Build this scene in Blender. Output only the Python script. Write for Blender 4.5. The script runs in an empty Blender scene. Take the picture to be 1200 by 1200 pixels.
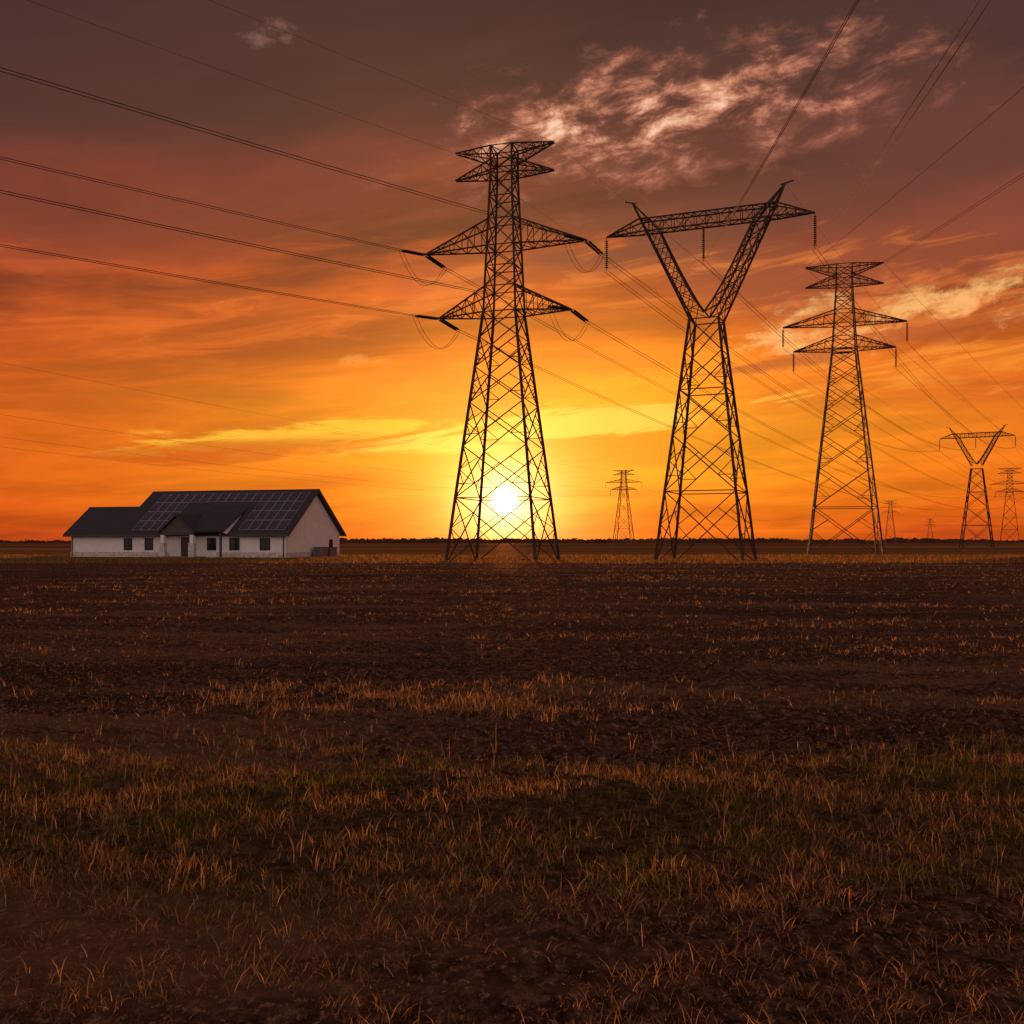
import bpy, math, numpy as np
from mathutils import Vector, Matrix
rng = np.random.default_rng(7)
scene = bpy.context.scene
scene.view_settings.view_transform='Standard'
scene.view_settings.look='None'
scene.view_settings.exposure=0

SUN_AZ=math.radians(-0.4); SUN_EL=math.radians(2.36)
SUND=Vector((math.sin(SUN_AZ)*math.cos(SUN_EL),math.cos(SUN_AZ)*math.cos(SUN_EL),math.sin(SUN_EL)))

# ---------------------------------------------------------------- helpers
def s2l(c):
    o=[]
    for v in c:
        v/=255.0
        o.append(v/12.92 if v<=0.04045 else ((v+0.055)/1.055)**2.4)
    return (o[0],o[1],o[2],1.0)

class NT:
    def __init__(s,tree): s.t=tree
    def n(s,typ,**kw):
        nd=s.t.nodes.new(typ)
        for k,v in kw.items(): setattr(nd,k,v)
        return nd
    def set(s,sock,v):
        if v is None: return
        if isinstance(v,bpy.types.NodeSocket): s.t.links.new(v,sock)
        else: sock.default_value=v
    def m(s,op,a,b=None,c=None,clamp=False):
        nd=s.n('ShaderNodeMath',operation=op,use_clamp=clamp)
        s.set(nd.inputs[0],a); s.set(nd.inputs[1],b)
        if c is not None: s.set(nd.inputs[2],c)
        return nd.outputs[0]
    def vm(s,op,a,b=None,c=None):
        nd=s.n('ShaderNodeVectorMath',operation=op)
        s.set(nd.inputs[0],a); s.set(nd.inputs[1],b)
        if c is not None: s.set(nd.inputs[2],c)
        return nd
    def ramp(s,fac,stops,interp='LINEAR'):
        nd=s.n('ShaderNodeValToRGB'); cr=nd.color_ramp; cr.interpolation=interp
        while len(cr.elements)<len(stops): cr.elements.new(0.5)
        for e,(p,c) in zip(cr.elements,stops):
            e.position=p
            e.color=c if len(c)==4 else (*c,1)
        s.set(nd.inputs[0],fac); return nd.outputs[0]
    def mix(s,f,a,b,mode='MIX'):
        nd=s.n('ShaderNodeMix',data_type='RGBA',blend_type=mode)
        s.set(nd.inputs[0],f); s.set(nd.inputs[6],a); s.set(nd.inputs[7],b)
        return nd.outputs[2]
    def noise(s,vec,scale,detail=6,rough=0.5,dist=0.0,dim='3D'):
        nd=s.n('ShaderNodeTexNoise',noise_dimensions=dim)
        s.set(nd.inputs['Vector'],vec); nd.inputs['Scale'].default_value=scale
        nd.inputs['Detail'].default_value=detail; nd.inputs['Roughness'].default_value=rough
        nd.inputs['Distortion'].default_value=dist
        return nd.outputs['Fac']
    def comb(s,x,y,z=0.0):
        nd=s.n('ShaderNodeCombineXYZ'); s.set(nd.inputs[0],x); s.set(nd.inputs[1],y); s.set(nd.inputs[2],z)
        return nd.outputs[0]
    def sstep(s,v,a,b,lo=0.0,hi=1.0):
        nd=s.n('ShaderNodeMapRange',interpolation_type='SMOOTHSTEP')
        s.set(nd.inputs[0],v); nd.inputs[1].default_value=a; nd.inputs[2].default_value=b
        nd.inputs[3].default_value=lo; nd.inputs[4].default_value=hi
        return nd.outputs[0]

# ---------------------------------------------------------------- sky (world)
world=bpy.data.worlds.new("sky"); scene.world=world; world.use_nodes=True
wt=world.node_tree; wt.nodes.clear(); W=NT(wt)
tc=W.n('ShaderNodeTexCoord')
D=tc.outputs['Generated']
sp=W.n('ShaderNodeSeparateXYZ'); wt.links.new(D,sp.inputs[0])
dx,dy,dz=sp.outputs
az=W.m('ARCTAN2',dx,dy); el=W.m('ARCSINE',dz)
E=W.m('DIVIDE',el,0.55,clamp=True)
pz=W.m('ADD',W.m('MAXIMUM',dz,0.0),0.12)
Pst=W.comb(W.m('MULTIPLY_ADD',W.m('DIVIDE',dx,pz),0.50,7.3),W.m('ADD',W.m('DIVIDE',dy,pz),W.m('MULTIPLY',dx,.8)))
elt=W.m('MULTIPLY_ADD',az,-0.10,el)       # elevation in gently tilted cloud decks
Q=W.comb(az,elt)
nb=W.noise(Pst,1.25,6,0.60,0.35,'2D')
nw=W.noise(W.vm('MULTIPLY',Q,(5,18,1)).outputs[0],0.9,3,0.55,0.0,'2D')
puf0=W.noise(W.vm('MULTIPLY',Q,(12,27,1)).outputs[0],1.4,7,0.66,0.2,'2D')
puff=W.m('MULTIPLY_ADD',puf0,0.85,W.m('MULTIPLY_ADD',nb,0.45,-0.150))
strk=W.noise(W.vm('MULTIPLY',Q,(6.5,44,1)).outputs[0],1.2,6,0.62,0.4,'2D')
E2=W.m('MULTIPLY_ADD',W.m('SUBTRACT',nw,0.5),0.20,E,clamp=True)
A=[(0,(222,88,20)),(.055,(252,122,22)),(.117,(255,152,28)),(.21,(255,160,34)),(.29,(246,138,32)),(.36,(234,116,30)),
   (.434,(216,97,34)),(.507,(186,82,40)),(.648,(142,67,46)),(.78,(102,56,47)),(.906,(76,48,44)),(1,(64,42,40))]
B=[(0,(186,66,24)),(.055,(208,82,22)),(.117,(215,90,22)),(.21,(212,92,24)),(.29,(203,86,27)),(.36,(186,77,30)),
   (.434,(164,68,34)),(.507,(136,60,38)),(.648,(98,50,42)),(.78,(74,44,41)),(.906,(59,39,38)),(1,(52,35,35))]
ca=W.ramp(E2,[(p,s2l(c)) for p,c in A]); cb=W.ramp(E2,[(p,s2l(c)) for p,c in B])
azs=W.m('MULTIPLY_ADD',az,1/0.34,-0.07/0.34)
wa=W.m('EXPONENT',W.m('MULTIPLY',W.m('MULTIPLY',azs,azs),-1.0))
base=W.mix(wa,cb,ca)
hi_=W.sstep(E,0.15,0.75)
cl=W.sstep(nb,0.35,0.64)
amp=W.m('MULTIPLY_ADD',hi_,0.55,0.30)
mod=W.m('MULTIPLY_ADD',W.m('SUBTRACT',cl,0.50),amp,W.m('MULTIPLY_ADD',strk,0.50,0.75))
base=W.vm('SCALE',base); sc_=base; wt.links.new(mod,sc_.inputs['Scale']); base=sc_.outputs[0]
dark=W.m('MULTIPLY',W.m('SUBTRACT',1.0,cl),W.m('MULTIPLY',hi_,0.65))
base=W.mix(dark,base,s2l((72,48,45)))
def spot(base,c,r,noise,lo,hi,col,amt,k=0.10):
    el0=c[1]-0.10*c[0]
    v=W.vm('MULTIPLY_ADD',Q,(1/r[0],1/r[1],0),(-c[0]/r[0],-el0/r[1],0)).outputs[0]
    q=W.vm('DOT_PRODUCT',v,v).outputs['Value']
    f=W.sstep(W.m('MULTIPLY_ADD',q,-k,noise),lo,hi,0.0,amt)
    return W.mix(f,base,s2l(col))
# heavy grey-brown decks
base=spot(base,(0.30,0.445),(0.26,0.06),nb,0.22,0.56,(76,51,48),0.85)
base=spot(base,(-0.28,0.43),(0.34,0.055),nb,0.24,0.60,(70,46,43),0.75)
base=spot(base,(0.26,0.335),(0.24,0.050),nb,0.22,0.52,(100,59,52),0.85)
base=spot(base,(0.38,0.262),(0.20,0.030),nb,0.24,0.52,(136,70,52),0.75)
base=spot(base,(-0.30,0.310),(0.26,0.035),nb,0.30,0.60,(108,53,42),0.6)
base=spot(base,(-0.20,0.265),(0.28,0.022),strk,0.40,0.60,(196,88,42),0.5)
# sunlit openings
base=spot(base,(0.16,0.395),(0.20,0.055),puff,0.34,0.60,(160,94,76),0.75)
base=spot(base,(0.15,0.398),(0.17,0.042),puff,0.42,0.64,(226,150,116),0.85)
base=spot(base,(0.13,0.396),(0.13,0.032),puff,0.50,0.67,(255,212,178),0.9)
base=spot(base,(-0.243,0.460),(0.022,0.010),puf0,0.36,0.62,(170,120,106),0.40)
base=spot(base,(0.42,0.218),(0.19,0.036),strk,0.34,0.58,(226,120,56),0.8)
base=spot(base,(0.42,0.235),(0.17,0.014),puff,0.36,0.60,(146,74,50),0.6)
base=spot(base,(0.42,0.215),(0.17,0.024),puff,0.38,0.60,(255,186,112),0.9)
base=spot(base,(0.44,0.165),(0.20,0.020),strk,0.36,0.58,(248,146,46),0.75)
base=spot(base,(0.40,0.190),(0.18,0.009),strk,0.36,0.54,(172,76,38),0.6)
base=spot(base,(-0.17,0.106),(0.16,0.013),strk,0.32,0.50,(255,192,56),0.85)
base=spot(base,(0.06,0.117),(0.16,0.012),strk,0.32,0.50,(255,206,80),0.85)
base=spot(base,(-0.27,0.088),(0.11,0.008),strk,0.28,0.46,(200,80,22),0.75)
base=spot(base,(-0.145,0.178),(0.026,0.005),puf0,0.36,0.60,(255,165,76),0.5)
base=spot(base,(0.04,0.250),(0.24,0.022),strk,0.40,0.62,(240,132,58),0.5)
base=spot(base,(-0.35,0.195),(0.24,0.026),strk,0.42,0.62,(228,108,40),0.5)
# aureole and disc of the setting sun
sd=W.vm('DOT_PRODUCT',D,tuple(SUND)).outputs['Value']
ang=W.m('SQRT',W.m('MULTIPLY',W.m('MAXIMUM',W.m('SUBTRACT',1.0,sd),0.0),2.0))
def addc(b,f,col):
    nd=W.vm('MULTIPLY_ADD',W.comb(f,f,f),col[:3],b); return nd.outputs[0]
base=addc(base,W.m('MULTIPLY',W.m('EXPONENT',W.m('MULTIPLY',ang,-7.5)),0.40),(1.0,0.44,0.02))
base=addc(base,W.m('EXPONENT',W.m('MULTIPLY',ang,-20.0)),(1.6,0.80,0.13))
base=addc(base,W.m('EXPONENT',W.m('MULTIPLY',ang,-55.0)),(3.2,2.7,1.5))
base=addc(base,W.sstep(ang,0.0075,0.0145,1.0,0.0),(9.0,8.6,7.0))
# the dusk half of the sky, opposite the sun: dull mauve
back=W.sstep(W.m('MULTIPLY',dy,-1.0),-0.15,0.55)
bc=W.ramp(E,[(0,(.70,.46,.38,1)),(.3,(.84,.62,.56,1)),(1,(.34,.25,.25,1))])
base=W.mix(back,base,bc)
bg1=W.n('ShaderNodeBackground'); wt.links.new(base,bg1.inputs[0]); bg1.inputs[1].default_value=1.0
ns=W.n('ShaderNodeTexSky'); ns.sky_type='NISHITA'; ns.sun_disc=False
ns.sun_elevation=SUN_EL; ns.sun_rotation=SUN_AZ; ns.dust_density=3.0
bg2=W.n('ShaderNodeBackground'); wt.links.new(ns.outputs[0],bg2.inputs[0]); bg2.inputs[1].default_value=0.002
ad=W.n('ShaderNodeAddShader'); wt.links.new(bg1.outputs[0],ad.inputs[0]); wt.links.new(bg2.outputs[0],ad.inputs[1])
wo=W.n('ShaderNodeOutputWorld'); wt.links.new(ad.outputs[0],wo.inputs[0])

# ---------------------------------------------------------------- sun + camera
sl=bpy.data.lights.new("sun",'SUN'); sl.energy=4.2; sl.angle=math.radians(0.9); sl.color=(1.0,0.38,0.10)
so=bpy.data.objects.new("sun",sl); scene.collection.objects.link(so)
so.rotation_euler=(-SUND).to_track_quat('-Z','Y').to_euler(); so.location=(0,60,40)
cd=bpy.data.cameras.new("camera"); cam=bpy.data.objects.new("camera",cd); scene.collection.objects.link(cam)
cam.location=(0,0,1.7); cam.rotation_euler=(math.radians(90),0,0)
cd.lens=35; cd.sensor_width=36; cd.shift_y=35/1200; cd.clip_end=30000; cd.clip_start=0.05
scene.camera=cam

# ---------------------------------------------------------------- materials
def mat(name):
    m=bpy.data.materials.new(name); m.use_nodes=True
    m.node_tree.nodes.clear(); t=NT(m.node_tree)
    b=t.n('ShaderNodeBsdfPrincipled'); o=t.n('ShaderNodeOutputMaterial')
    m.node_tree.links.new(b.outputs[0],o.inputs[0]); return m,t,b,o
def simple(name,col,rough=0.6,metal=0.0,var=0.15,scale=3.0,bump=0.0,bscale=30.0,spec=0.5):
    m,t,b,o=mat(name); c=t.n('ShaderNodeTexCoord').outputs['Object']
    n=t.noise(c,scale,4,0.6)
    lo=tuple(v*(1-var) for v in col); hi=tuple(min(1,v*(1+var)) for v in col)
    t.set(b.inputs['Base Color'],t.ramp(n,[(.3,lo),(.7,hi)]))
    b.inputs['Roughness'].default_value=rough; b.inputs['Metallic'].default_value=metal
    b.inputs['Specular IOR Level'].default_value=spec
    if bump>0:
        bn=t.n('ShaderNodeBump'); t.set(bn.inputs['Height'],t.noise(c,bscale,3,0.6)); bn.inputs['Strength'].default_value=bump
        bn.inputs['Distance'].default_value=0.02; t.set(b.inputs['Normal'],bn.outputs[0])
    return m
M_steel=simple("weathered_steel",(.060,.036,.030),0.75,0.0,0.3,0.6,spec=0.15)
M_steel_haze=simple("hazed_steel",(.17,.085,.055),0.85,0.0,0.2,0.3,spec=0.1)  # far towers: distance haze painted in as a lighter red-brown base colour
M_ins=simple("insulator_porcelain",(.05,.03,.025),0.75,0,0.2,4,spec=0.1)
M_wire=simple("aluminium_wire",(.05,.035,.03),0.7,0,0.1,1,spec=0.15)
M_stucco=simple("white_stucco",(.84,.80,.77),0.9,0,0.08,1.2,0.4,12,spec=0.2)
M_stone=simple("limestone",(.58,.52,.48),0.9,0,0.35,2.5,0.6,8,spec=0.2)
M_trim=simple("dark_trim",(.05,.04,.045),0.5,0,0.15,4)
M_frame=simple("window_frame",(.06,.05,.05),0.5,0,0.1,4)
M_door=simple("timber_door",(.07,.03,.02),0.5,0,0.25,3)
M_clad=simple("porch_timber",(.10,.065,.055),0.7,0,0.25,3)
M_conc=simple("concrete",(.24,.19,.16),0.95,0,0.15,0.8,0.3,20,spec=0.1)
M_ac=simple("ac_metal",(.22,.21,.21),0.5,0,0.1,4)
M_glass=simple("window_glass",(.012,.012,.016),0.12,0,0.1,2)
# roofing
M_roof,t,b,o=mat("roof_shingles")
c=t.n('ShaderNodeTexCoord').outputs['Object']
br=t.n('ShaderNodeTexBrick'); t.set(br.inputs['Vector'],c); br.inputs['Scale'].default_value=3.0
br.inputs['Color1'].default_value=(.036,.032,.042,1); br.inputs['Color2'].default_value=(.056,.048,.060,1); br.inputs['Mortar'].default_value=(.025,.024,.03,1)
br.inputs['Mortar Size'].default_value=0.03
t.set(b.inputs['Base Color'],t.mix(0.35,br.outputs[0],t.ramp(t.noise(c,1.0,4),[(.3,(.03,.03,.04)),(.7,(.07,.06,.08))])))
b.inputs['Roughness'].default_value=0.75
# solar cells
M_pv,t,b,o=mat("solar_cells")
uv=t.n('ShaderNodeUVMap').outputs[0]
br=t.n('ShaderNodeTexBrick'); br.offset=0.0; t.set(br.inputs['Vector'],uv); br.inputs['Scale'].default_value=1.0
br.inputs['Brick Width'].default_value=1/4; br.inputs['Row Height'].default_value=1/6; br.inputs['Mortar Size'].default_value=0.012
br.inputs['Color1'].default_value=(.028,.026,.062,1); br.inputs['Color2'].default_value=(.055,.045,.088,1); br.inputs['Mortar'].default_value=(.18,.16,.20,1)
t.set(b.inputs['Base Color'],br.outputs[0]); b.inputs['Roughness'].default_value=0.22
b.inputs['Coat Weight'].default_value=0.6; b.inputs['Coat Roughness'].default_value=0.08
M_pvf=simple("panel_frame",(.30,.28,.33),0.45,0,0.05,5)

# ---------------------------------------------------------------- mesh utils
def link(ob,parent=None):
    scene.collection.objects.link(ob)
    if parent: ob.parent=parent
    return ob
def empty(name,loc=(0,0,0),rz=0.0):
    e=bpy.data.objects.new(name,None); e.location=loc; e.rotation_euler=(0,0,rz); e.empty_display_size=0.5
    scene.collection.objects.link(e); return e
def mesh_obj(name,verts,faces,mats,parent=None,mi=None,smooth=False):
    me=bpy.data.meshes.new(name); me.from_pydata([tuple(v) for v in verts],[],faces); me.update()
    for m in (mats if isinstance(mats,list) else [mats]): me.materials.append(m)
    if mi is not None: me.polygons.foreach_set('material_index',mi)
    if smooth: me.polygons.foreach_set('use_smooth',[True]*len(me.polygons))
    return link(bpy.data.objects.new(name,me),parent)
class Struts:
    def __init__(s): s.a=[];s.b=[];s.r=[]
    def add(s,a,b,r): s.a.append(a);s.b.append(b);s.r.append(r)
    def build(s,name,m,parent=None):
        a=np.array(s.a,float);b=np.array(s.b,float);r=np.array(s.r,float)[:,None]
        d=b-a; L=np.linalg.norm(d,axis=1,keepdims=True); ok=(L[:,0]>1e-4); a,b,r,d,L=a[ok],b[ok],r[ok],d[ok],L[ok]
        d/=L; up=np.where(np.abs(d[:,2:3])>0.9,np.array([[1.,0,0]]),np.array([[0,0,1.]]))
        u=np.cross(d,up); u/=np.linalg.norm(u,axis=1,keepdims=True); v=np.cross(d,u)
        vs=[]
        for P0 in (a,b):
            for k in range(4):
                an=math.pi/4+k*math.pi/2
                vs.append(P0+r*1.2*(math.cos(an)*u+math.sin(an)*v))
        V=np.stack(vs,1).reshape(-1,3); F=[]
        for i in range(len(a)):
            o=i*8
            for k in range(4): F.append((o+k,o+(k+1)%4,o+4+(k+1)%4,o+4+k))
            F.append((o+3,o+2,o+1,o)); F.append((o+4,o+5,o+6,o+7))
        return mesh_obj(name,V,F,m,parent)
def V3(*a): return np.array(a,float)
def lerp(a,b,t): return a+(b-a)*t
def frame(hx,hy,z,cx=0.0,cy=0.0):
    return [V3(cx-hx,cy-hy,z),V3(cx+hx,cy-hy,z),V3(cx+hx,cy+hy,z),V3(cx-hx,cy+hy,z)]
def lattice(S,f0,f1,rl,rb,horiz=True,sub=False):
    for k in range(4): S.add(f0[k],f1[k],rl)
    for k in range(4):
        j=(k+1)%4
        S.add(f0[k],f1[j],rb); S.add(f0[j],f1[k],rb)
        if horiz: S.add(f1[k],f1[j],rb)
        if sub:
            w0=np.linalg.norm(f0[k]-f0[j]); w1=np.linalg.norm(f1[k]-f1[j]); t=w0/(w0+w1)
            c=lerp(f0[k],f1[j],t); lk=lerp(f0[k],f1[k],t); lj=lerp(f0[j],f1[j],t)
            S.add(lk,lerp(f0[k],c,0.5),rb*.7); S.add(lk,lerp(f1[k],c,0.5),rb*.7)
            S.add(lj,lerp(f0[j],c,0.5),rb*.7); S.add(lj,lerp(f1[j],c,0.5),rb*.7)
            S.add(lerp(f0[k],f1[k],t*.5),lerp(f0[k],c,0.5),rb*.7)
            S.add(lerp(f0[j],f1[j],t*.5),lerp(f0[j],c,0.5),rb*.7)
def zig(S,a0,a1,b0,b1,n,r,ends=False):
    for i in range(n):
        p=lerp(a0,a1,i/n); q=lerp(b0,b1,(i+1)/n); q0=lerp(b0,b1,i/n)
        S.add(p,q,r)
        if i>0: S.add(p,q0,r)
def arm(S,sx,hw0,hw1,zlow,zhi,L,ztip,r,rb,n=5,lowtip=True):
    tip=V3(sx*L,0,ztip)
    lo=[V3(sx*hw0,-hw0,zlow),V3(sx*hw0,hw0,zlow)]; hi=[V3(sx*hw1,-hw1,zhi),V3(sx*hw1,hw1,zhi)]
    tl=[tip+V3(0,-.12,0),tip+V3(0,.12,0)]
    for k in range(2):
        S.add(lo[k],tl[k],r); S.add(hi[k],tl[k],r)
        zig(S,lo[k],tl[k],hi[k],tl[k],n,rb)
    zig(S,lo[0],tl[0],lo[1],tl[1],n,rb); zig(S,hi[0],tl[0],hi[1],tl[1],n,rb)
    for i in range(1,n):
        S.add(lerp(lo[0],tl[0],i/n),lerp(lo[1],tl[1],i/n),rb)
    return tip
def insulator(a,b,V,F,n=14,R=0.14,seg=8):
    a=V3(*a);b=V3(*b); d=b-a; L=np.linalg.norm(d); d/=L
    up=V3(1,0,0) if abs(d[2])>.9 else V3(0,0,1)
    u=np.cross(d,up);u/=np.linalg.norm(u);v=np.cross(d,u)
    prof=[(0,.03),(.06,.03)]
    for i in range(n):
        t=.08+.84*i/n; w=.84/n
        prof+=[(t,.035),(t+.25*w,R),(t+.55*w,R*.92),(t+.7*w,.04)]
    prof+=[(.94,.03),(1,.03)]
    o=len(V)
    for t,r in prof:
        c=a+d*L*t
        for k in range(seg):
            an=2*math.pi*k/seg; V.append(c+r*(math.cos(an)*u+math.sin(an)*v))
    for i in range(len(prof)-1):
        for k in range(seg):
            j=(k+1)%seg; F.append((o+i*seg+k,o+i*seg+j,o+(i+1)*seg+j,o+(i+1)*seg+k))
def footings(base_hw,e):
    Vf=[];Ff=[]
    for cx in (-1,1):
        for cy in (-1,1):
            o=len(Vf)
            for zz,h in ((-.4,.45),(.10,.35)):
                for sx,sy in ((-1,-1),(1,-1),(1,1),(-1,1)): Vf.append((cx*base_hw+sx*h,cy*base_hw+sy*h,zz))
            for k in range(4): Ff.append((o+k,o+(k+1)%4,o+4+(k+1)%4,o+4+k))
            Ff.append((o+4,o+5,o+6,o+7))
    mesh_obj("footings",Vf,Ff,M_conc,e)

def tower_A(x,y,rot,base_hw,waist_hw,z_w,arms,ztop,zsplit,Ltop,panels,rl=.125,rb=.052,suspension=False,sub=True,m=None):
    """double-circuit lattice tower. arms: list (zlow,zhi,L)"""
    e=empty("transmission_tower",(x,y,0),rot); S=Struts()
    prev=frame(base_hw,base_hw,-0.3)
    for i,zt in enumerate(panels):
        t=zt/z_w; hw=base_hw+(waist_hw-base_hw)*t
        f=frame(hw,hw,zt); lattice(S,prev,f,rl,rb,horiz=(i in (0,len(panels)-1)),sub=sub and (i<len(panels)-1)); prev=f
    top_hw=waist_hw*0.66
    levels=sorted(set([a[0] for a in arms]+[a[1] for a in arms]+[zsplit,ztop,(zsplit+ztop)/2]))
    hw_at=lambda z: waist_hw+(top_hw-waist_hw)*min(1,max(0,(z-z_w)/(zsplit-z_w)))
    z0=z_w
    for z1 in levels:
        if z1<=z0+.01: continue
        n=max(1,int(round((z1-z0)/1.9)))
        for k in range(n):
            za=z0+(z1-z0)*(k+1)/n
            f=frame(hw_at(za),hw_at(za),za); lattice(S,prev,f,rl*.75,rb*.9,horiz=True); prev=f
        z0=z1
    tips=[]
    for (zl,zh,L) in arms:
        for sx in (-1,1): tips.append(arm(S,sx,hw_at(zl),hw_at(zh),zl,zh,L,zl,rl*.55,rb*.65))
    zm=(zsplit+ztop)/2; gt=[]
    for sx in (-1,1):
        h=top_hw
        gt.append(arm(S,sx,h,h,zm,ztop,Ltop,ztop,rl*.5,rb*.6,4))
        arm(S,sx,h,h,zsplit,zm,Ltop,zsplit,rl*.5,rb*.6,4)
    S.build("lattice",m or M_steel,e)
    footings(base_hw,e)
    R=Matrix.Rotation(rot,4,'Z'); wp=lambda p: np.array((R@Vector(p)))+V3(x,y,0)
    outs=[]
    if suspension:
        V=[];F=[]
        for tp in tips:
            b=tp+V3(0,0,-2.8); insulator(tp+V3(0,0,-.05),b,V,F,R=.15); outs.append(wp(b))
        mesh_obj("insulators",V,F,M_ins,e,smooth=True)
    else: outs=[wp(tp) for tp in tips]
    return e,outs,[wp(g) for g in gt]

def tower_V(x,y,rot,base_hw=3.85,waist_hw=1.3,z_w=21.7,zb=30.3,zp=33.2,Lb=9.4,Xp=6.9,rl=.125,rb=.052,sub=True,panels=(6.2,11.2,15.3,18.7,21.7),m=None):
    e=empty("transmission_tower",(x,y,0),rot); S=Struts()
    prev=frame(base_hw,base_hw,-0.3)
    for i,zt in enumerate(panels):
        hw=base_hw+(waist_hw-base_hw)*zt/z_w
        f=frame(hw,hw,zt); lattice(S,prev,f,rl,rb,horiz=(i in (0,2,len(panels)-1)),sub=sub and i<len(panels)-1); prev=f
    for sx in (-1,1):
        def fr(t):
            z=lerp(z_w,zb,t); xo=sx*lerp(waist_hw,waist_hw+(Xp-waist_hw)*(zb-z_w)/(zp-z_w),t); xi=sx*lerp(0.0,Xp-2.6,t**.85)
            hy=lerp(waist_hw,.6,t)
            return [V3(xi,-hy,z+(0.5*(1-t))),V3(xo,-hy,z),V3(xo,hy,z),V3(xi,hy,z+(0.5*(1-t)))]
        p=fr(0)
        for i in range(6):
            f=fr((i+1)/6); lattice(S,p,f,rl*.7,rb*.7,horiz=True); p=f
        pk=V3(sx*Xp,0,zp)
        for k in range(4): S.add(p[k],pk,rl*.6)
        mm_=[lerp(p[k],pk,.45) for k in range(4)]
        for k in range(4): S.add(mm_[k],mm_[(k+1)%4],rb*.7); S.add(p[k],mm_[(k+1)%4],rb*.7)
        S.add(pk,pk+V3(sx*.7,0,.15),rl*.5); S.add(pk,pk+V3(-sx*.4,0,-.1),rl*.5)
    nb_=12; Xc=6.2; zt=zb+1.15; hy=.6
    ch=[(-hy,zb),(hy,zb),(hy,zt),(-hy,zt)]
    pts=lambda X:[V3(X,c[0],c[1]) for c in ch]
    p=pts(-Xc)
    for i in range(nb_):
        f=pts(-Xc+2*Xc*(i+1)/nb_)
        for k in range(4): S.add(p[k],f[k],rl*.55)
        for k in range(4):
            j=(k+1)%4
            if i%2: S.add(p[k],f[j],rb*.65)
            else: S.add(p[j],f[k],rb*.65)
            S.add(f[k],f[j],rb*.65)
        p=f
    outs=[]
    for sx in (-1,1):
        p=pts(sx*Xc); tip=V3(sx*Lb,0,zb)
        for k in range(4): S.add(p[k],tip,rl*.55)
        zig(S,p[0],tip,p[3],tip,4,rb*.65); zig(S,p[1],tip,p[2],tip,4,rb*.65); zig(S,p[0],tip,p[1],tip,4,rb*.65)
    S.build("lattice",m or M_steel,e)
    V=[];F=[]
    for X in (-Lb,-.3,Lb):
        insulator((X,0,zb-.05),(X,0,zb-3.2),V,F,R=.15); outs.append(V3(X,0,zb-3.2))
    mesh_obj("insulators",V,F,M_ins,e,smooth=True)
    footings(base_hw,e)
    R=Matrix.Rotation(rot,4,'Z'); wp=lambda p: np.array((R@Vector(p)))+V3(x,y,0)
    return e,[wp(o) for o in outs],[wp((-Xp,0,zp)),wp((Xp,0,zp))]

rad=math.radians
T1,t1o,t1g=tower_A(-0.7,90,rad(-17),4.1,1.5,22.3,[(22.3,24.6,6.25),(28.3,30.7,7.6)],37.3,34.8,4.65,[5.6,10.2,14.1,17.3,20,22.3])
T2,t2o,t2g=tower_V(17.6,90,rad(-22))
T3,t3o,t3g=tower_A(43.7,131,rad(-15),4.5,1.5,26.8,[(27.0,28.6,6.4),(30.3,32.1,7.75)],38.1,35.4,4.9,[6.2,11.3,15.6,19.2,22.3,24.8,26.8],suspension=True)
T4,t4o,t4g=tower_V(127,272,rad(-30),base_hw=4.0,waist_hw=1.3,z_w=22.5,rl=.15,rb=.065,sub=False)
T5,t5o,t5g=tower_A(54.2,483,rad(-20),4.5,1.6,26.8,[(27.0,28.6,6.6),(30.5,32.1,9.0)],36.5,34.2,5.5,[8,15,21,26.8],rl=.16,rb=.075,suspension=True,sub=False,m=M_steel_haze)
T6,t6o,t6g=tower_A(252,504,rad(-27),4.5,1.6,26.8,[(27.0,28.6,6.6),(31.0,32.6,9.0)],39,36.4,5.5,[8,15,21,26.8],rl=.16,rb=.075,suspension=True,sub=False,m=M_steel_haze)
T7,t7o,t7g=tower_A(323,850,rad(-15),4.5,1.6,26.8,[(27.0,28.6,6.6),(31.0,32.6,9.0)],37,34.4,5.5,[9,18,26.8],rl=.14,rb=.07,suspension=True,sub=False,m=M_steel_haze)
T8,t8o,t8g=tower_A(630,1500,rad(-15),4.5,1.6,26.8,[(27.0,28.6,6.6),(31.0,32.6,9.0)],37,34.4,5.5,[9,18,26.8],rl=.14,rb=.07,suspension=True,sub=False,m=M_steel_haze)

# ---------------------------------------------------------------- wires
def catenary(a,b,sag,n=48):
    a=np.array(a,float);b=np.array(b,float)
    return [tuple(lerp(a,b,t)+V3(0,0,-4*sag*t*(1-t))) for t in np.linspace(0,1,n)]
def wires(paths,r,name="power_line"):
    cu=bpy.data.curves.new(name,'CURVE'); cu.dimensions='3D'; cu.bevel_depth=r; cu.bevel_resolution=1
    for p in paths:
        s=cu.splines.new('POLY'); s.points.add(len(p)-1)
        for q,c in zip(s.points,p): q.co=(*c,1)
    cu.materials.append(M_wire)
    return link(bpy.data.objects.new(name,cu))
def bundle(a,b,sag,off=0.22,n=48):
    a=np.array(a,float);b=np.array(b,float); d=b-a; d[2]=0; d/=np.linalg.norm(d); p=V3(-d[1],d[0],0)*off
    return [catenary(a+p,b+p,sag,n),catenary(a-p,b-p,sag,n)]
din=V3(-.68,-.733,0); 
insV=[];insF=[]; pth=[]; jmp=[]
dest=[t6o[0],t6o[1],t6o[2],t6o[3]]
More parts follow.
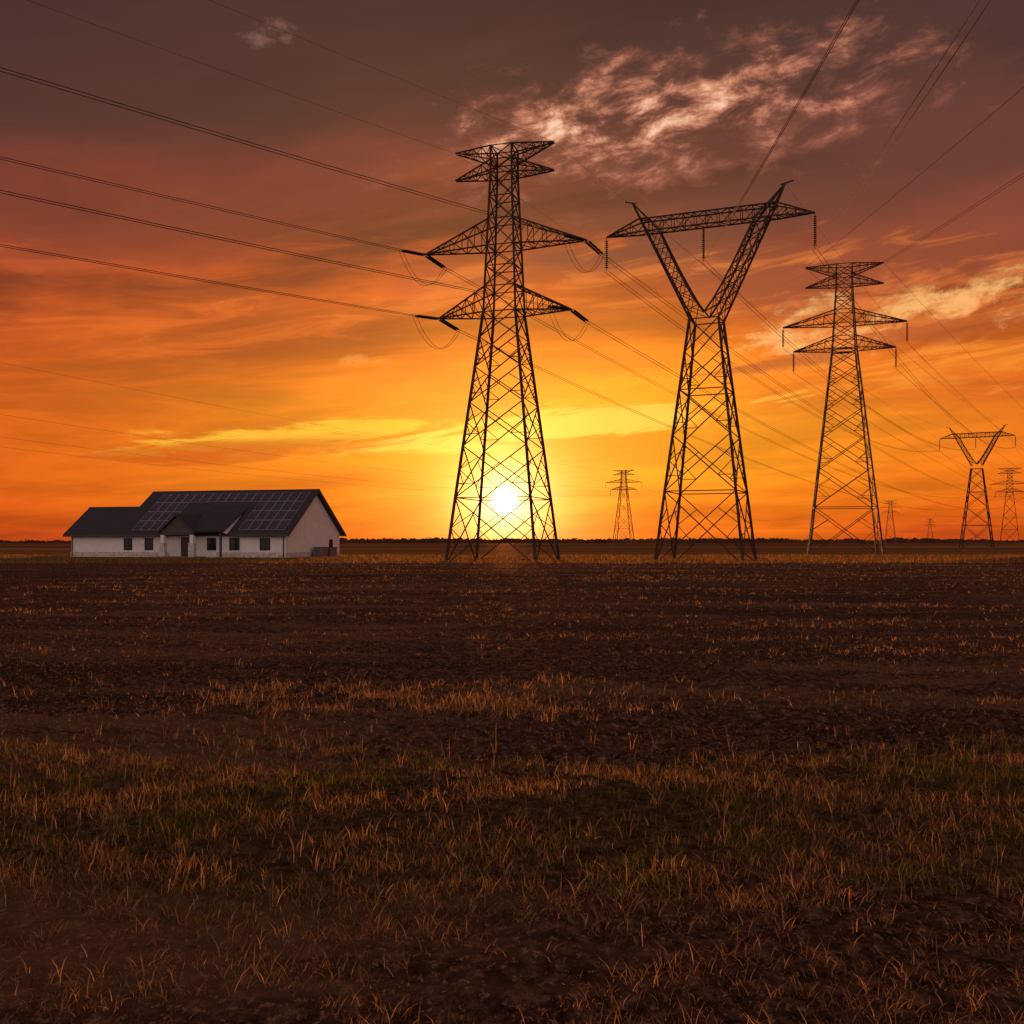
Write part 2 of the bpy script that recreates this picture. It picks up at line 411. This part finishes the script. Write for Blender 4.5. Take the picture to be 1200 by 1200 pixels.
for k,tp in enumerate(t1o):
    far=tp+din*285
    din3=din*3.1+V3(0,0,-.25)
    dd=dest[k]-tp; dd[2]=0; dd/=np.linalg.norm(dd); dout3=dd*3.1+V3(0,0,-.55)
    for d3 in (din3,dout3):
        side=V3(-d3[1],d3[0],0); side/=np.linalg.norm(side)
        for s in (-.16,.16): insulator(tp+side*s+V3(0,0,-.05),tp+d3+side*s,insV,insF,n=16,R=.11)
    a=tp+din3; b=tp+dout3
    pth+=bundle(a,far,3.2); pth+=bundle(b,dest[k],11)
    jmp+=bundle(a,b,2.3,n=20)
mesh_obj("tension_insulators",insV,[tuple(f) for f in insF],M_ins,None,smooth=True)
io=bpy.data.objects["tension_insulators"]; io.parent=T1; io.matrix_parent_inverse=(Matrix.Translation(T1.location)@Matrix.Rotation(rad(-17),4,'Z')).inverted()
wires(pth,.022); wires(jmp,.018,"jumper_cable")
wires([catenary(g,g+din*285,2.2) for g in t1g]+[catenary(t1g[k],t6g[k],8) for k in (0,1)],.012)
p2=[]
for k,off,dd in ((1,.05,V3(-.066,-.998,0)),(2,.22,V3(-.150,-.989,0))): p2+=bundle(t2o[k],t2o[k]+dd*230,5.0,off)
for k in (0,1,2): p2+=bundle(t2o[k],t4o[k],5.5,.2)
wires(p2,.022)
wires([catenary(t2g[k],t4g[k],4.0) for k in (0,1)],.012)
p3=bundle(t3g[1],(46.5,-110,36),3.0,.22)+[catenary(t3g[0],(37,-110,38),3.0)]
wires(p3,.020)
E3=[V3(335,560,24),V3(348,553,24),V3(334,561,27),V3(350,552,27)]
wires([catenary(t3o[k],E3[k],11) for k in range(4)]+[catenary(t3g[k],V3(337+10*k,558-5*k,35),8) for k in range(2)],.02)
wires([catenary(t4o[k],(t4o[k][0]+210,t4o[k][1]+330,27),8) for k in range(3)],.02)
wires([catenary(t5o[k],(-190+k*5,-60,29+k),9,60) for k in (0,1,3)]+[catenary(t5g[0],(-190,-60,40),6,60)],.018)
wires([catenary(t5o[k],(t5o[k][0]+230,t5o[k][1]+420,27),9,30) for k in range(4)],.025)

# ---------------------------------------------------------------- terrain
TAB=rng.random((256,256))
def vnoise(x,y,ox=0,oy=0):
    x=x+ox;y=y+oy
    xi=np.floor(x).astype(int);yi=np.floor(y).astype(int);fx=x-xi;fy=y-yi
    fx=fx*fx*(3-2*fx);fy=fy*fy*(3-2*fy)
    g=lambda a,b:TAB[a&255,b&255]
    return (g(xi,yi)*(1-fx)+g(xi+1,yi)*fx)*(1-fy)+(g(xi,yi+1)*(1-fx)+g(xi+1,yi+1)*fx)*fy
def fbm(x,y,o=4,ox=0.,oy=0.):
    s=0;a=1;t=0
    for i in range(o):
        s=s+a*vnoise(x*2**i,y*2**i,ox+17*i,oy+31*i);t+=a;a*=.55
    return s/t
def sst(v,a,b):
    t=np.clip((v-a)/(b-a),0,1);return t*t*(3-2*t)
def height(x,y):
    d=np.sqrt(x*x+y*y)
    plough=sst(y,6.6,8.2)*(1-sst(y,70,78))
    near=1-sst(d,45,80)
    xr=x*.97+y*.24; yr=y*.97-x*.24
    h=.06*(fbm(xr/1.3,yr/1.3,3)-.5)*near
    h=h+.13*(fbm(xr/.20,yr/.20,3,5,9)-.5)*(.45+.55*plough)*(1-sst(d,45,75))
    h=h+plough*.05*(fbm(xr/1.6,yr/.6,3,50,9)-.5)*(1-sst(d,40,70))
    h=h+plough*.14*(fbm(x/18+.02*y,y/2.6,3,8,8)-.5)*sst(d,9,16)
    h=h+2.0*np.exp(-((x-62)/15)**2-((y-84)/5)**2)*(.8+.4*fbm(x/3,y/3,3))
    return h
def axis(dense_lo,dense_hi,step,g,far):
    a=list(np.arange(dense_lo,dense_hi,step)); s=step
    hi=[];v=dense_hi
    while v<far: hi.append(v); s*=g; v+=s
    hi.append(far); return a,hi
a,hi=axis(-5.5,5.5,.04,1.022,7000)
X=np.array([-v for v in hi[::-1]][:-1]+a+hi)
ys=list(np.arange(2.6,12,.04)); v=12.0
while v<7000: ys.append(v); v*=1.0065 if v<80 else 1.02
ys.append(7000); Y=np.array([-900,-400,-150,-60,-25,-10,-5,-2,0,1,1.6,2,2.3]+ys)
X=np.unique(X); nx,ny=len(X),len(Y)
GX,GY=np.meshgrid(X,Y); GZ=height(GX,GY)
co=np.stack([GX,GY,GZ],-1).reshape(-1,3)
i=np.arange(nx-1)[None,:]+np.arange(ny-1)[:,None]*nx
q=np.stack([i,i+1,i+1+nx,i+nx],-1).reshape(-1,4)
def np_mesh(name,co,faces,m,smooth=True):
    me=bpy.data.meshes.new(name); n=faces.shape[1]
    me.vertices.add(len(co)); me.vertices.foreach_set('co',co.astype(np.float32).ravel())
    me.loops.add(faces.size); me.loops.foreach_set('vertex_index',faces.astype(np.int32).ravel())
    me.polygons.add(len(faces)); me.polygons.foreach_set('loop_start',(np.arange(len(faces))*n).astype(np.int32))
    me.polygons.foreach_set('use_smooth',np.full(len(faces),smooth))
    me.update(calc_edges=True); me.materials.append(m)
    return link(bpy.data.objects.new(name,me))
M_ground=bpy.data.materials.new("ploughed_soil"); M_ground.use_nodes=True; M_ground.node_tree.nodes.clear(); t=NT(M_ground.node_tree)
b=t.n('ShaderNodeBsdfDiffuse'); o=t.n('ShaderNodeOutputMaterial')
gl=t.n('ShaderNodeBsdfGlossy'); gl.inputs['Roughness'].default_value=0.58; gl.inputs['Color'].default_value=(1.0,.62,.42,1)
gm=t.n('ShaderNodeMixShader')
t.t.links.new(b.outputs[0],gm.inputs[1]); t.t.links.new(gl.outputs[0],gm.inputs[2]); t.t.links.new(gm.outputs[0],o.inputs[0])
b.inputs['Roughness'].default_value=0.6
c=t.n('ShaderNodeTexCoord').outputs['Object']
sx=t.n('ShaderNodeSeparateXYZ'); t.set(sx.inputs[0],c)
gx,gy,gz=sx.outputs
cf=t.vm('MULTIPLY',c,(0.14,1.0,1.0)).outputs[0]
n1=t.noise(c,0.35,3,0.6,0,'2D'); n2=t.noise(c,9,5,0.75,0,'2D'); n3=t.noise(cf,0.55,5,0.68,0.0,'2D')
soil=t.ramp(n2,[(.30,(.018,.009,.006)),(.50,(.064,.031,.021)),(.70,(.18,.090,.058))])
soil=t.mix(t.m('MULTIPLY',t.sstep(n3,.50,.66),.55),soil,(.19,.095,.05,1))
soil=t.mix(t.m('MULTIPLY',t.sstep(n3,.34,.48,1,0),.5),soil,(.022,.012,.009,1))
straw=t.sstep(t.noise(t.vm('MULTIPLY',c,(1,.6,1)).outputs[0],24,3,.75,0,'2D'),.58,.68)
soil=t.mix(t.m('MULTIPLY',straw,.6),soil,(.36,.19,.10,1))
thatch=t.ramp(n2,[(.3,(.022,.013,.007)),(.52,(.070,.042,.018)),(.72,(.15,.09,.04))])
yy=t.m('MULTIPLY_ADD',t.m('SUBTRACT',n1,.5),3.0,gy)
fgm=t.m('MULTIPLY',t.sstep(yy,6.4,7.8,1,0),t.sstep(yy,4.4,5.4))
col=t.mix(t.m('MULTIPLY',fgm,.8),soil,thatch)
past=t.ramp(n3,[(.35,(.12,.048,.017)),(.5,(.27,.115,.04)),(.65,(.10,.06,.018))])
yp=t.m('MULTIPLY_ADD',t.m('SUBTRACT',n1,.5),8.0,gy)
col=t.mix(t.sstep(yp,77,82),col,past)
lm=t.m('MULTIPLY',t.m('MULTIPLY',t.sstep(gx,-62,-52),t.sstep(gx,-22,-12,1,0)),t.m('MULTIPLY',t.sstep(gy,86,92),t.sstep(gy,128,134,1,0)))
col=t.mix(t.m('MULTIPLY',lm,.8),col,(.10,.11,.03,1))
mnd=t.m('MULTIPLY',t.sstep(gx,38,48),t.m('MULTIPLY',t.sstep(gy,70,76),t.sstep(gy,92,98,1,0)))
col=t.mix(t.m('MULTIPLY',mnd,.85),col,(.05,.028,.018,1))
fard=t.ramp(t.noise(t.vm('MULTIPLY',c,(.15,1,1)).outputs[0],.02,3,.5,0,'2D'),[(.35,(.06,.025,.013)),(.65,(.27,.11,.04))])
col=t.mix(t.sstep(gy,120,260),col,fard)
t.set(b.inputs['Color'],col)
bn=t.n('ShaderNodeBump'); bn.inputs['Strength'].default_value=0.8; bn.inputs['Distance'].default_value=.04
t.set(bn.inputs['Height'],n2); t.set(b.inputs['Normal'],bn.outputs[0]); t.set(gl.inputs['Normal'],bn.outputs[0])
t.set(gm.inputs[0],t.sstep(gy,8.0,22.0,0.0,0.014))
ground=np_mesh("ground",co,q,M_ground)

# ---------------------------------------------------------------- grass
def blades(name,x,y,h,w,lean,colors,m):
    n=len(x); th=rng.random(n)*2*np.pi; la=rng.random(n)*2*np.pi
    wx=np.cos(th)*w/2; wy=np.sin(th)*w/2
    lx=np.cos(la)*lean*h; ly=np.sin(la)*lean*h
    z=height(x,y)-.012
    hh=h*np.sqrt(np.maximum(.08,1-np.minimum(lean,.95)**2))
    b0=np.stack([x-wx,y-wy,z],1);b1=np.stack([x+wx,y+wy,z],1)
    m0=np.stack([x-wx*.75+lx*.35,y-wy*.75+ly*.35,z+hh*.55],1);m1=np.stack([x+wx*.75+lx*.35,y+wy*.75+ly*.35,z+hh*.55],1)
    tp=np.stack([x+lx,y+ly,z+hh],1)
    co=np.stack([b0,b1,m0,m1,tp],1).reshape(-1,3); o=np.arange(n)[:,None]*5
    f=np.stack([o+np.array([0,1,3]),o+np.array([0,3,2]),o+np.array([2,3,4])],1).reshape(-1,3)
    ob=np_mesh(name,co,f,m,False)
    ca_=ob.data.color_attributes.new("Col",'FLOAT_COLOR','POINT')
    C=np.repeat(np.concatenate([colors,np.ones((n,1))],1),5,axis=0)
    ca_.data.foreach_set('color',C.astype(np.float32).ravel())
    return ob
M_grass=bpy.data.materials.new("grass_blades"); M_grass.use_nodes=True; M_grass.node_tree.nodes.clear(); t=NT(M_grass.node_tree)
at=t.n('ShaderNodeAttribute'); at.attribute_name="Col"
df=t.n('ShaderNodeBsdfDiffuse'); tr=t.n('ShaderNodeBsdfTranslucent'); mx=t.n('ShaderNodeMixShader'); mx.inputs[0].default_value=.48
t.set(df.inputs[0],at.outputs['Color']); t.set(tr.inputs[0],at.outputs['Color'])
M_grass.node_tree.links.new(df.outputs[0],mx.inputs[1]);M_grass.node_tree.links.new(tr.outputs[0],mx.inputs[2])
oo=t.n('ShaderNodeOutputMaterial');M_grass.node_tree.links.new(mx.outputs[0],oo.inputs[0])
GREEN=np.array([[.09,.11,.025],[.13,.13,.035],[.17,.14,.045],[.24,.16,.06],[.32,.20,.08]])
STRAW=np.array([[.26,.15,.07],[.38,.21,.10],[.50,.29,.14],[.14,.08,.04]])
def cols(n,pal,p=None):
    c=pal[rng.choice(len(pal),n,p=p)]; return np.clip(c*(.45+1.05*rng.random((n,1))),0,1)
def scatter(ntuft,y0,y1,k,per,rad_,mask):
    y=np.sqrt(rng.random(ntuft)*(y1**2-y0**2)+y0**2); x=(rng.random(ntuft)*2-1)*(k*y+.6)
    keep=rng.random(ntuft)<mask(x,y); x=x[keep];y=y[keep]
    n=len(x); tx=np.repeat(x,per);ty=np.repeat(y,per)
    r=rad_*np.sqrt(rng.random(n*per)); a=rng.random(n*per)*2*np.pi
    ts=np.repeat(.5+1.0*rng.random(n)**1.5,per)
    return tx+r*np.cos(a),ty+r*np.sin(a),ts
parts=[]
def addg(x,y,h,w,lean,c): parts.append((x,y,h,w,lean,c))
# a) green-brown band
edge=lambda x:8.1+.9*(fbm(x/1.6,x*0+3,3)-.5)*2
ma=lambda x,y:(1-sst(y,edge(x)-.6,edge(x)+.4))*sst(y,4.2,5.3)*(.20+.9*sst(fbm(x/.7,y/.42,3,3,2),.38,.56))
x,y,ts=scatter(26000,4.2,9.4,.58,9,.055,ma); n=len(x)
g=fbm(x/1.0,y/.7,3,70,20)[:,None]; cg=cols(n,GREEN,[.3,.28,.2,.12,.10]); cs=cols(n,STRAW)
c_=np.where(rng.random((n,1))<sst(g,.42,.60)*.85+.08,cs,cg)
addg(x,y,(.022+.078*rng.random(n)**1.6)*ts,.0035+.003*rng.random(n),.15+.8*rng.random(n),c_)
x,y,ts=scatter(600,4.6,8.8,.60,4,.03,lambda x,y:.4+0*x); n=len(x)
addg(x,y,.10+.10*rng.random(n),.003+.002*rng.random(n),.1+.5*rng.random(n),cols(n,STRAW))
# b) near dead grass
mb=lambda x,y:.03+1.0*sst(fbm(x/.5,y/.26,3,11,5),.46,.60)
x,y,ts=scatter(4800,2.6,5.0,.60,9,.06,mb); n=len(x)
addg(x,y,(.022+.085*rng.random(n)**1.6)*ts,.003+.0025*rng.random(n),.4+.55*rng.random(n),cols(n,STRAW*.95))
# litter lying on the bare soil
y=np.sqrt(rng.random(12000)*(8.5**2-2.6**2)+2.6**2); x=(rng.random(12000)*2-1)*(.6*y+.4); n=len(x)
addg(x,y,.02+.05*rng.random(n),.003+.002*rng.random(n),.90+.05*rng.random(n),cols(n,STRAW*.85))
# c) straw patches on the plough, in drifts along the furrows
def mc(x,y):
    f=fbm(x/5.5,y/.8,3,21,12); m=sst(f,.56,.66)
    return np.clip(m*.9,0,1)
x,y,ts=scatter(28000,8.2,50,.58,6,.09,lambda x,y:mc(x,y)*np.clip(15/y,0.25,1)); n=len(x)
addg(x,y,(.04+.08*rng.random(n))*ts,.005+.00035*y,.2+.7*rng.random(n),cols(n,STRAW))
x,y,ts=scatter(8000,9.2,12.4,.5,8,.08,lambda x,y:np.clip(np.exp(-((x+1.2)/2.1)**4-((y-10.6)/.8)**2)*(.1+1.0*sst(fbm(x/.7,y/.5,2,4,4),.35,.6)),0,1)); n=len(x)
addg(x,y,(.05+.10*rng.random(n))*ts,.007,.2+.7*rng.random(n),cols(n,STRAW*1.1))
# d) thin stubble
x,y,ts=scatter(32000,7.6,75,.58,3,.05,lambda x,y:.08+.9*sst(fbm(x/5,y/.8,3,9,33),.45,.62)); n=len(x)
addg(x,y,(.02+.045*rng.random(n))*ts,.007+.0005*y,.2+.8*rng.random(n),cols(n,STRAW))
x,y,ts=scatter(8000,7.4,20,.58,3,.05,lambda x,y:.15+.85*sst(fbm(x/4,y/.8,3,9,33),.42,.62)); n=len(x)
addg(x,y,(.02+.045*rng.random(n))*ts,.006+0*y,.3+.7*rng.random(n),cols(n,STRAW))
X_,Y_,H_,Wd,L_,C_=[np.concatenate([np.broadcast_to(p[k],p[0].shape) if k<5 else p[k] for p in parts]) for k in range(6)]
print("blades",len(X_))
blades("field_grass",X_,Y_,H_,Wd,L_,C_,M_grass)
x,y,ts=scatter(20000,77,125,.56,4,.3,lambda x,y:.3+.7*sst(fbm(x/9,y/3,3,2,3),.40,.6)); 
inh=(x<-22)&(x>-55)&(y>103)&(y<130); x,y,ts=x[~inh],y[~inh],ts[~inh]; n=len(x)
blades("pasture_grass",x,y,(.10+.18*rng.random(n))*ts,.03+.03*rng.random(n),.1+.6*rng.random(n),cols(n,np.array([[.34,.16,.05],[.42,.21,.08],[.14,.12,.035]])),M_grass)

# ---------------------------------------------------------------- distant treeline
def tprof(xs): return (1.6+6.5*sst(fbm(xs/170,xs*0+5,3),.38,.72)+2.2*vnoise(xs/11,xs*0+9))*np.where(xs<-250,1.3,.75)
rx=np.arange(-2600,2600,2.5); rh=tprof(rx)*(.72+.4*rng.random(len(rx)))
nr=len(rx)
co1=np.concatenate([np.stack([rx,1400+12*np.sin(rx/40),rx*0-1],1),np.stack([rx,1400+12*np.sin(rx/40),rh],1)])
i0=np.arange(nr-1); tri=np.concatenate([np.stack([i0,i0+1,i0+1+nr],1),np.stack([i0,i0+1+nr,i0+nr],1)])
n=16000; xs=(rng.random(n)*2-1)*2600
cz=rng.random(n)**.8*tprof(xs)*1.02; cy=1385+rng.random(n)*30
off=(rng.random((n,3,3))-.5)*np.array([4.0,4.0,2.4])
co2=(np.stack([xs,cy,cz],1)[:,None,:]+off).reshape(-1,3)
M_tree=simple("hazed_foliage",(.12,.048,.028),0.95,0,.3,.02,spec=0.0)  # albedo lifted to brown-red, air haze put into the foliage colour
np_mesh("distant_treeline",np.concatenate([co1,co2]),np.concatenate([tri,np.arange(n*3).reshape(-1,3)+len(co1)]),M_tree,False)

# ---------------------------------------------------------------- house
H=empty("farmhouse",(-24.3,107,0),rad(-15))
class MB:
    def __init__(s): s.v=[];s.f=[];s.m=[];s.uv={}
    def quad(s,a,b,c,d,mi=0):
        o=len(s.v); s.v+=[a,b,c,d]; s.f.append((o,o+1,o+2,o+3)); s.m.append(mi)
    def tri(s,a,b,c,mi=0):
        o=len(s.v); s.v+=[a,b,c]; s.f.append((o,o+1,o+2)); s.m.append(mi)
    def box(s,x0,x1,y0,y1,z0,z1,mi=0):
        p=[(x0,y0,z0),(x1,y0,z0),(x1,y1,z0),(x0,y1,z0),(x0,y0,z1),(x1,y0,z1),(x1,y1,z1),(x0,y1,z1)]
        o=len(s.v); s.v+=p
        for f in ((0,1,5,4),(1,2,6,5),(2,3,7,6),(3,0,4,7),(4,5,6,7),(3,2,1,0)): s.f.append(tuple(o+k for k in f)); s.m.append(mi)
    def slab(s,p,th,mi=0):
        p=[np.array(q,float) for q in p]; nn=np.cross(p[1]-p[0],p[3]-p[0]); nn/=np.linalg.norm(nn)
        if nn[2]<0: nn=-nn
        lo=[q-nn*th for q in p]; o=len(s.v); s.v+=[tuple(q) for q in lo+p]
        for f in ((0,1,5,4),(1,2,6,5),(2,3,7,6),(3,0,4,7),(4,5,6,7),(3,2,1,0)): s.f.append(tuple(o+k for k in f)); s.m.append(mi)
    def build(s,name,mats,parent): return mesh_obj(name,s.v,s.f,mats,parent,s.m)
SL=.709; ez=2.52
def rz(y): return ez+SL*(y+.6)
wt_=rz(0)-.22
XL=-27.1; XM=-20.5; DEP=13.5; RY=6.75
wins=[(-19.6,1.15),(-16.9,1.15),(-9.0,1.2),(-6.2,1.3),(-2.5,1.3)]
holes=[(x-w/2,x+w/2,.75,2.15) for x,w in wins]+[(-12.85,-11.75,.02,2.2)]
walls=MB(); glass=MB(); frames=MB()
xs_=sorted(set([XL,0]+[h[0] for h in holes]+[h[1] for h in holes])); zs_=sorted(set([0,.02,.75,2.15,2.2,wt_]))
for a_,b_ in zip(xs_[:-1],xs_[1:]):
    for c0,c1 in zip(zs_[:-1],zs_[1:]):
        mxx=(a_+b_)/2; mz=(c0+c1)/2
        if any(h[0]<mxx<h[1] and h[2]<mz<h[3] for h in holes): continue
        walls.quad((a_,0,c0),(b_,0,c0),(b_,0,c1),(a_,0,c1))
for (h0,h1,z0,z1) in holes:
    dp=.16
    walls.quad((h0,0,z0),(h0,dp,z0),(h0,dp,z1),(h0,0,z1)); walls.quad((h1,dp,z0),(h1,0,z0),(h1,0,z1),(h1,dp,z1))
    walls.quad((h0,0,z1),(h1,0,z1),(h1,dp,z1),(h0,dp,z1)); walls.quad((h0,dp,z0),(h1,dp,z0),(h1,0,z0),(h0,0,z0))
    if z0>.5:
        glass.quad((h0,.13,z0),(h1,.13,z0),(h1,.13,z1),(h0,.13,z1))
        f=.07
        frames.box(h0,h0+f,.06,.12,z0,z1);frames.box(h1-f,h1,.06,.12,z0,z1)
        frames.box(h0+f,h1-f,.06,.12,z1-f,z1);frames.box(h0+f,h1-f,.06,.12,z0,z0+f)
        frames.box((h0+h1)/2-.025,(h0+h1)/2+.025,.07,.118,z0+f,z1-f); frames.box(h0+f,h1-f,.072,.116,(z0+z1)/2-.02,(z0+z1)/2+.02)
        walls.box(h0-.08,h1+.08,-.06,-.002,z0-.1,z0,0)
    else:
        frames.box(h0,h1,.09,.15,z0,z1,1)
gh=[(10.6,11.6,.9,2.0)]
ysg=sorted(set([0,DEP]+[g[0] for g in gh]+[g[1] for g in gh])); zsg=sorted(set([0,.9,2.0,wt_]))
for a_,b_ in zip(ysg[:-1],ysg[1:]):
    for c0,c1 in zip(zsg[:-1],zsg[1:]):
        my=(a_+b_)/2; mz=(c0+c1)/2
        if any(g[0]<my<g[1] and g[2]<mz<g[3] for g in gh[:1]): continue
        walls.quad((0,a_,c0),(0,b_,c0),(0,b_,c1),(0,a_,c1))
g=gh[0]; glass.quad((-.1,g[0],g[2]),(-.1,g[1],g[2]),(-.1,g[1],g[3]),(-.1,g[0],g[3]))
frames.box(-.08,.03,g[0],g[0]+.06,g[2],g[3]);frames.box(-.08,.03,g[1]-.06,g[1],g[2],g[3]);frames.box(-.08,.03,g[0]+.06,g[1]-.06,g[3]-.06,g[3]);frames.box(-.08,.03,g[0]+.06,g[1]-.06,g[2],g[2]+.06)
walls.tri((0,0,wt_),(0,DEP,wt_),(0,RY,rz(RY)-.22))
walls.tri((XM,0,wt_),(XM,DEP,wt_),(XM,RY,rz(RY)-.22))
walls.quad((0,DEP,0),(XM,DEP,0),(XM,DEP,wt_),(0,DEP,wt_))
WD=8.2
walls.quad((XM,WD,0),(XM,DEP,0),(XM,DEP,wt_),(XM,WD,wt_))
walls.quad((XL,0,0),(XL,WD,0),(XL,WD,wt_),(XL,0,wt_)); walls.quad((XL,WD,0),(XM,WD,0),(XM,WD,wt_),(XL,WD,wt_))
walls.tri((XL,0,wt_),(XL,WD,wt_),(XL,WD/2,rz(WD/2)-.22))
walls.build("walls",[M_stucco],H)
frames.build("window_frames",[M_frame,M_door],H); glass.build("window_glass",[M_glass],H)
pl=MB(); pl.box(XL-.05,-14.3,-.07,-.003,0,.55); pl.box(-8.4,.07,-.07,-.003,0,.55); pl.box(.003,.07,0,DEP,0,.55); pl.build("stone_plinth",[M_stone],H)
roof=MB()
X0,X1=XM-.5,.6
roof.slab([(X0,-.6,rz(-.6)),(X1,-.6,rz(-.6)),(X1,RY,rz(RY)),(X0,RY,rz(RY))],.18)
roof.slab([(X1,DEP+.6,rz(-.6)),(X0,DEP+.6,rz(-.6)),(X0,RY,rz(RY)-.002),(X1,RY,rz(RY)-.002)],.18)
WR=WD/2
roof.slab([(XL-.6,-.58,rz(-.58)-.02),(X0+.1,-.58,rz(-.58)-.02),(X0+.1,WR,rz(WR)-.02),(XL-.6,WR,rz(WR)-.02)],.18)
roof.slab([(X0+.1,WD+.6,rz(-.6)-.02),(XL-.6,WD+.6,rz(-.6)-.02),(XL-.6,WR,rz(WR)-.022),(X0+.1,WR,rz(WR)-.022)],.18)
# porch cross gable
pcx=-12.0; phw=2.35; pe=2.78; pk=4.75; py0=-2.3; yb=(pk-ez)/SL-.6; ye=(pe-ez)/SL-.6
roof.slab([(pcx-phw,py0,pe),(pcx,py0,pk),(pcx,yb+.2,pk),(pcx-phw,ye+.2,pe)],.16)
roof.slab([(pcx,py0,pk-.002),(pcx+phw,py0,pe),(pcx+phw,ye+.2,pe),(pcx,yb+.2,pk-.002)],.16)
sy=3.9
roof.slab([(-11.2,-1.7,2.85),(-6.6,-1.7,2.85),(-6.6,sy,rz(sy)+.06),(-11.2,sy,rz(sy)+.06)],.16)
ro=roof.build("roof",[M_roof],H)
rw=MB()
rw.tri((-6.75,-.6,rz(-.6)+.01),(-6.75,-1.6,2.72),(-6.75,sy,rz(sy)-.1))
rw.build("roof_cheek",[M_stucco],H)
fa=MB()
fa.box(X0,pcx-phw-.05,-.70,-.603,rz(-.6)-.24,rz(-.6)-.0); fa.box(-6.5,X1,-.70,-.603,rz(-.6)-.24,rz(-.6)-.0); fa.box(XL-.6,X0-.01,-.68,-.585,rz(-.6)-.24,rz(-.6)-.02)
def barge(x,y0,z0,y1,z1,th=.05,hh=.26):
    fa.v+= [(x,y0,z0+.02),(x,y1,z1+.02),(x,y1,z1-hh),(x,y0,z0-hh),(x+th,y0,z0+.02),(x+th,y1,z1+.02),(x+th,y1,z1-hh),(x+th,y0,z0-hh)]
    o=len(fa.v)-8
    for f in ((0,1,2,3),(7,6,5,4),(0,4,5,1),(3,2,6,7),(0,3,7,4),(1,5,6,2)): fa.f.append(tuple(o+k for k in f)); fa.m.append(0)
barge(X1+.002,-.6,rz(-.6),RY,rz(RY)); barge(X1+.002,DEP+.6,rz(-.6),RY,rz(RY))
barge(XL-.655,-.58,rz(-.6),WR,rz(WR)); 
fa.build("fascia",[M_trim],H)
po=MB()
gz0=2.45
po.tri((pcx-phw+.35,py0+.35,pe+.02),(pcx+phw-.35,py0+.35,pe+.02),(pcx,py0+.35,pk-.3),4)
po.box(pcx-phw+.3,pcx+phw-.3,py0+.30,py0+.52,gz0,pe+.03,1)
for cx in (pcx-phw+.55,pcx+phw-.55):
    po.box(cx-.32,cx+.32,py0+.14,py0+.72,0,1.5,2); po.box(cx-.2,cx+.2,py0+.24,py0+.62,1.5,gz0,0)
    po.box(cx-.36,cx+.36,py0+.10,py0+.76,1.5,1.57,2)
po.box(pcx-phw,pcx+phw,py0,-.01,-.1,.10,3)
for cx in (-7.0,): po.box(cx-.1,cx+.1,-1.55,-1.35,0,2.75,1)
po.build("porch",[M_stucco,M_trim,M_stone,M_conc,M_clad],H)
dpn=MB()
for cx in (-.25,-14.9,XL+.2): dpn.box(cx-.05,cx+.05,-.14,-.072,0.05,rz(-.6)-.2)
dpn.build("downpipes",[M_trim],H)
for k,yy_ in enumerate((5.6,8.1)):
    a_=MB(); a_.box(.5,1.5,yy_,yy_+1.5,.08,1.05,0); a_.box(.45,1.55,yy_-.05,yy_+1.55,1.05,1.11,1)
    for j in range(9): a_.box(.47,.5,yy_+.1,yy_+1.4,.15+j*.1,.19+j*.1,1); a_.box(1.5,1.52,yy_+.1,yy_+1.4,.15+j*.1,.19+j*.1,1); a_.box(.6,1.4,yy_-.02,yy_,.15+j*.1,.19+j*.1,1)
    a_.box(.4,1.6,yy_-.1,yy_+1.6,0,.08,2)
    a_.build("air_conditioner_unit",[M_ac,M_trim,M_conc],H)
nrm=V3(0,-SL,1)/math.hypot(1,SL); slopev=V3(0,1,SL)/math.hypot(1,SL)
pw,ph=1.12,1.86; rows=4; ncol=17
pv=bpy.data.meshes.new("solar_panels"); vv=[];ff=[];mm=[];uvs=[]
x_start=X1-.55-ncol*pw-.15
for r_ in range(rows):
    for c_i in range(ncol):
        xa=x_start+c_i*(pw+.0)+.02; xb=xa+pw-.05
        s0=.75+r_*(ph+.02); s1=s0+ph-.05
        base0=V3(0,-.6,ez)
        y0_=(base0+slopev*s0)[1]
        if xb>pcx-phw-.3 and xa<-6.2 and y0_<3.4: continue
        for off,ins,mi in ((.10,0,1),(.106,.045,0)):
            q=[base0+slopev*(s0+ins)+V3(xa+ins,0,0)+nrm*off,base0+slopev*(s0+ins)+V3(xb-ins,0,0)+nrm*off,
               base0+slopev*(s1-ins)+V3(xb-ins,0,0)+nrm*off,base0+slopev*(s1-ins)+V3(xa+ins,0,0)+nrm*off]
            o_=len(vv); vv+= [tuple(z) for z in q]; ff.append((o_,o_+1,o_+2,o_+3)); mm.append(mi); uvs+=[(0,0),(1,0),(1,1),(0,1)]
            if mi==1:
                lo=[z-nrm*.05 for z in q]; vv+=[tuple(z) for z in lo]
                for k in range(4): ff.append((o_+k,o_+(k+1)%4,o_+4+(k+1)%4,o_+4+k)); mm.append(1); uvs+=[(0,0)]*4
pv.from_pydata(vv,[],ff); pv.materials.append(M_pv); pv.materials.append(M_pvf); pv.polygons.foreach_set('material_index',mm)
ul=pv.uv_layers.new(name="UVMap"); ul.data.foreach_set('uv',np.array(uvs,float).ravel()); pv.update()
link(bpy.data.objects.new("solar_panels",pv),H)
dv=[(-130,97.5,.05),(-60,100,.05),(-51,104,.05),(-51,108,.05),(-62,104.5,.05),(-130,102,.05)]
mesh_obj("driveway",dv,[(0,1,4,5),(1,2,3,4)],M_conc)
print("done")
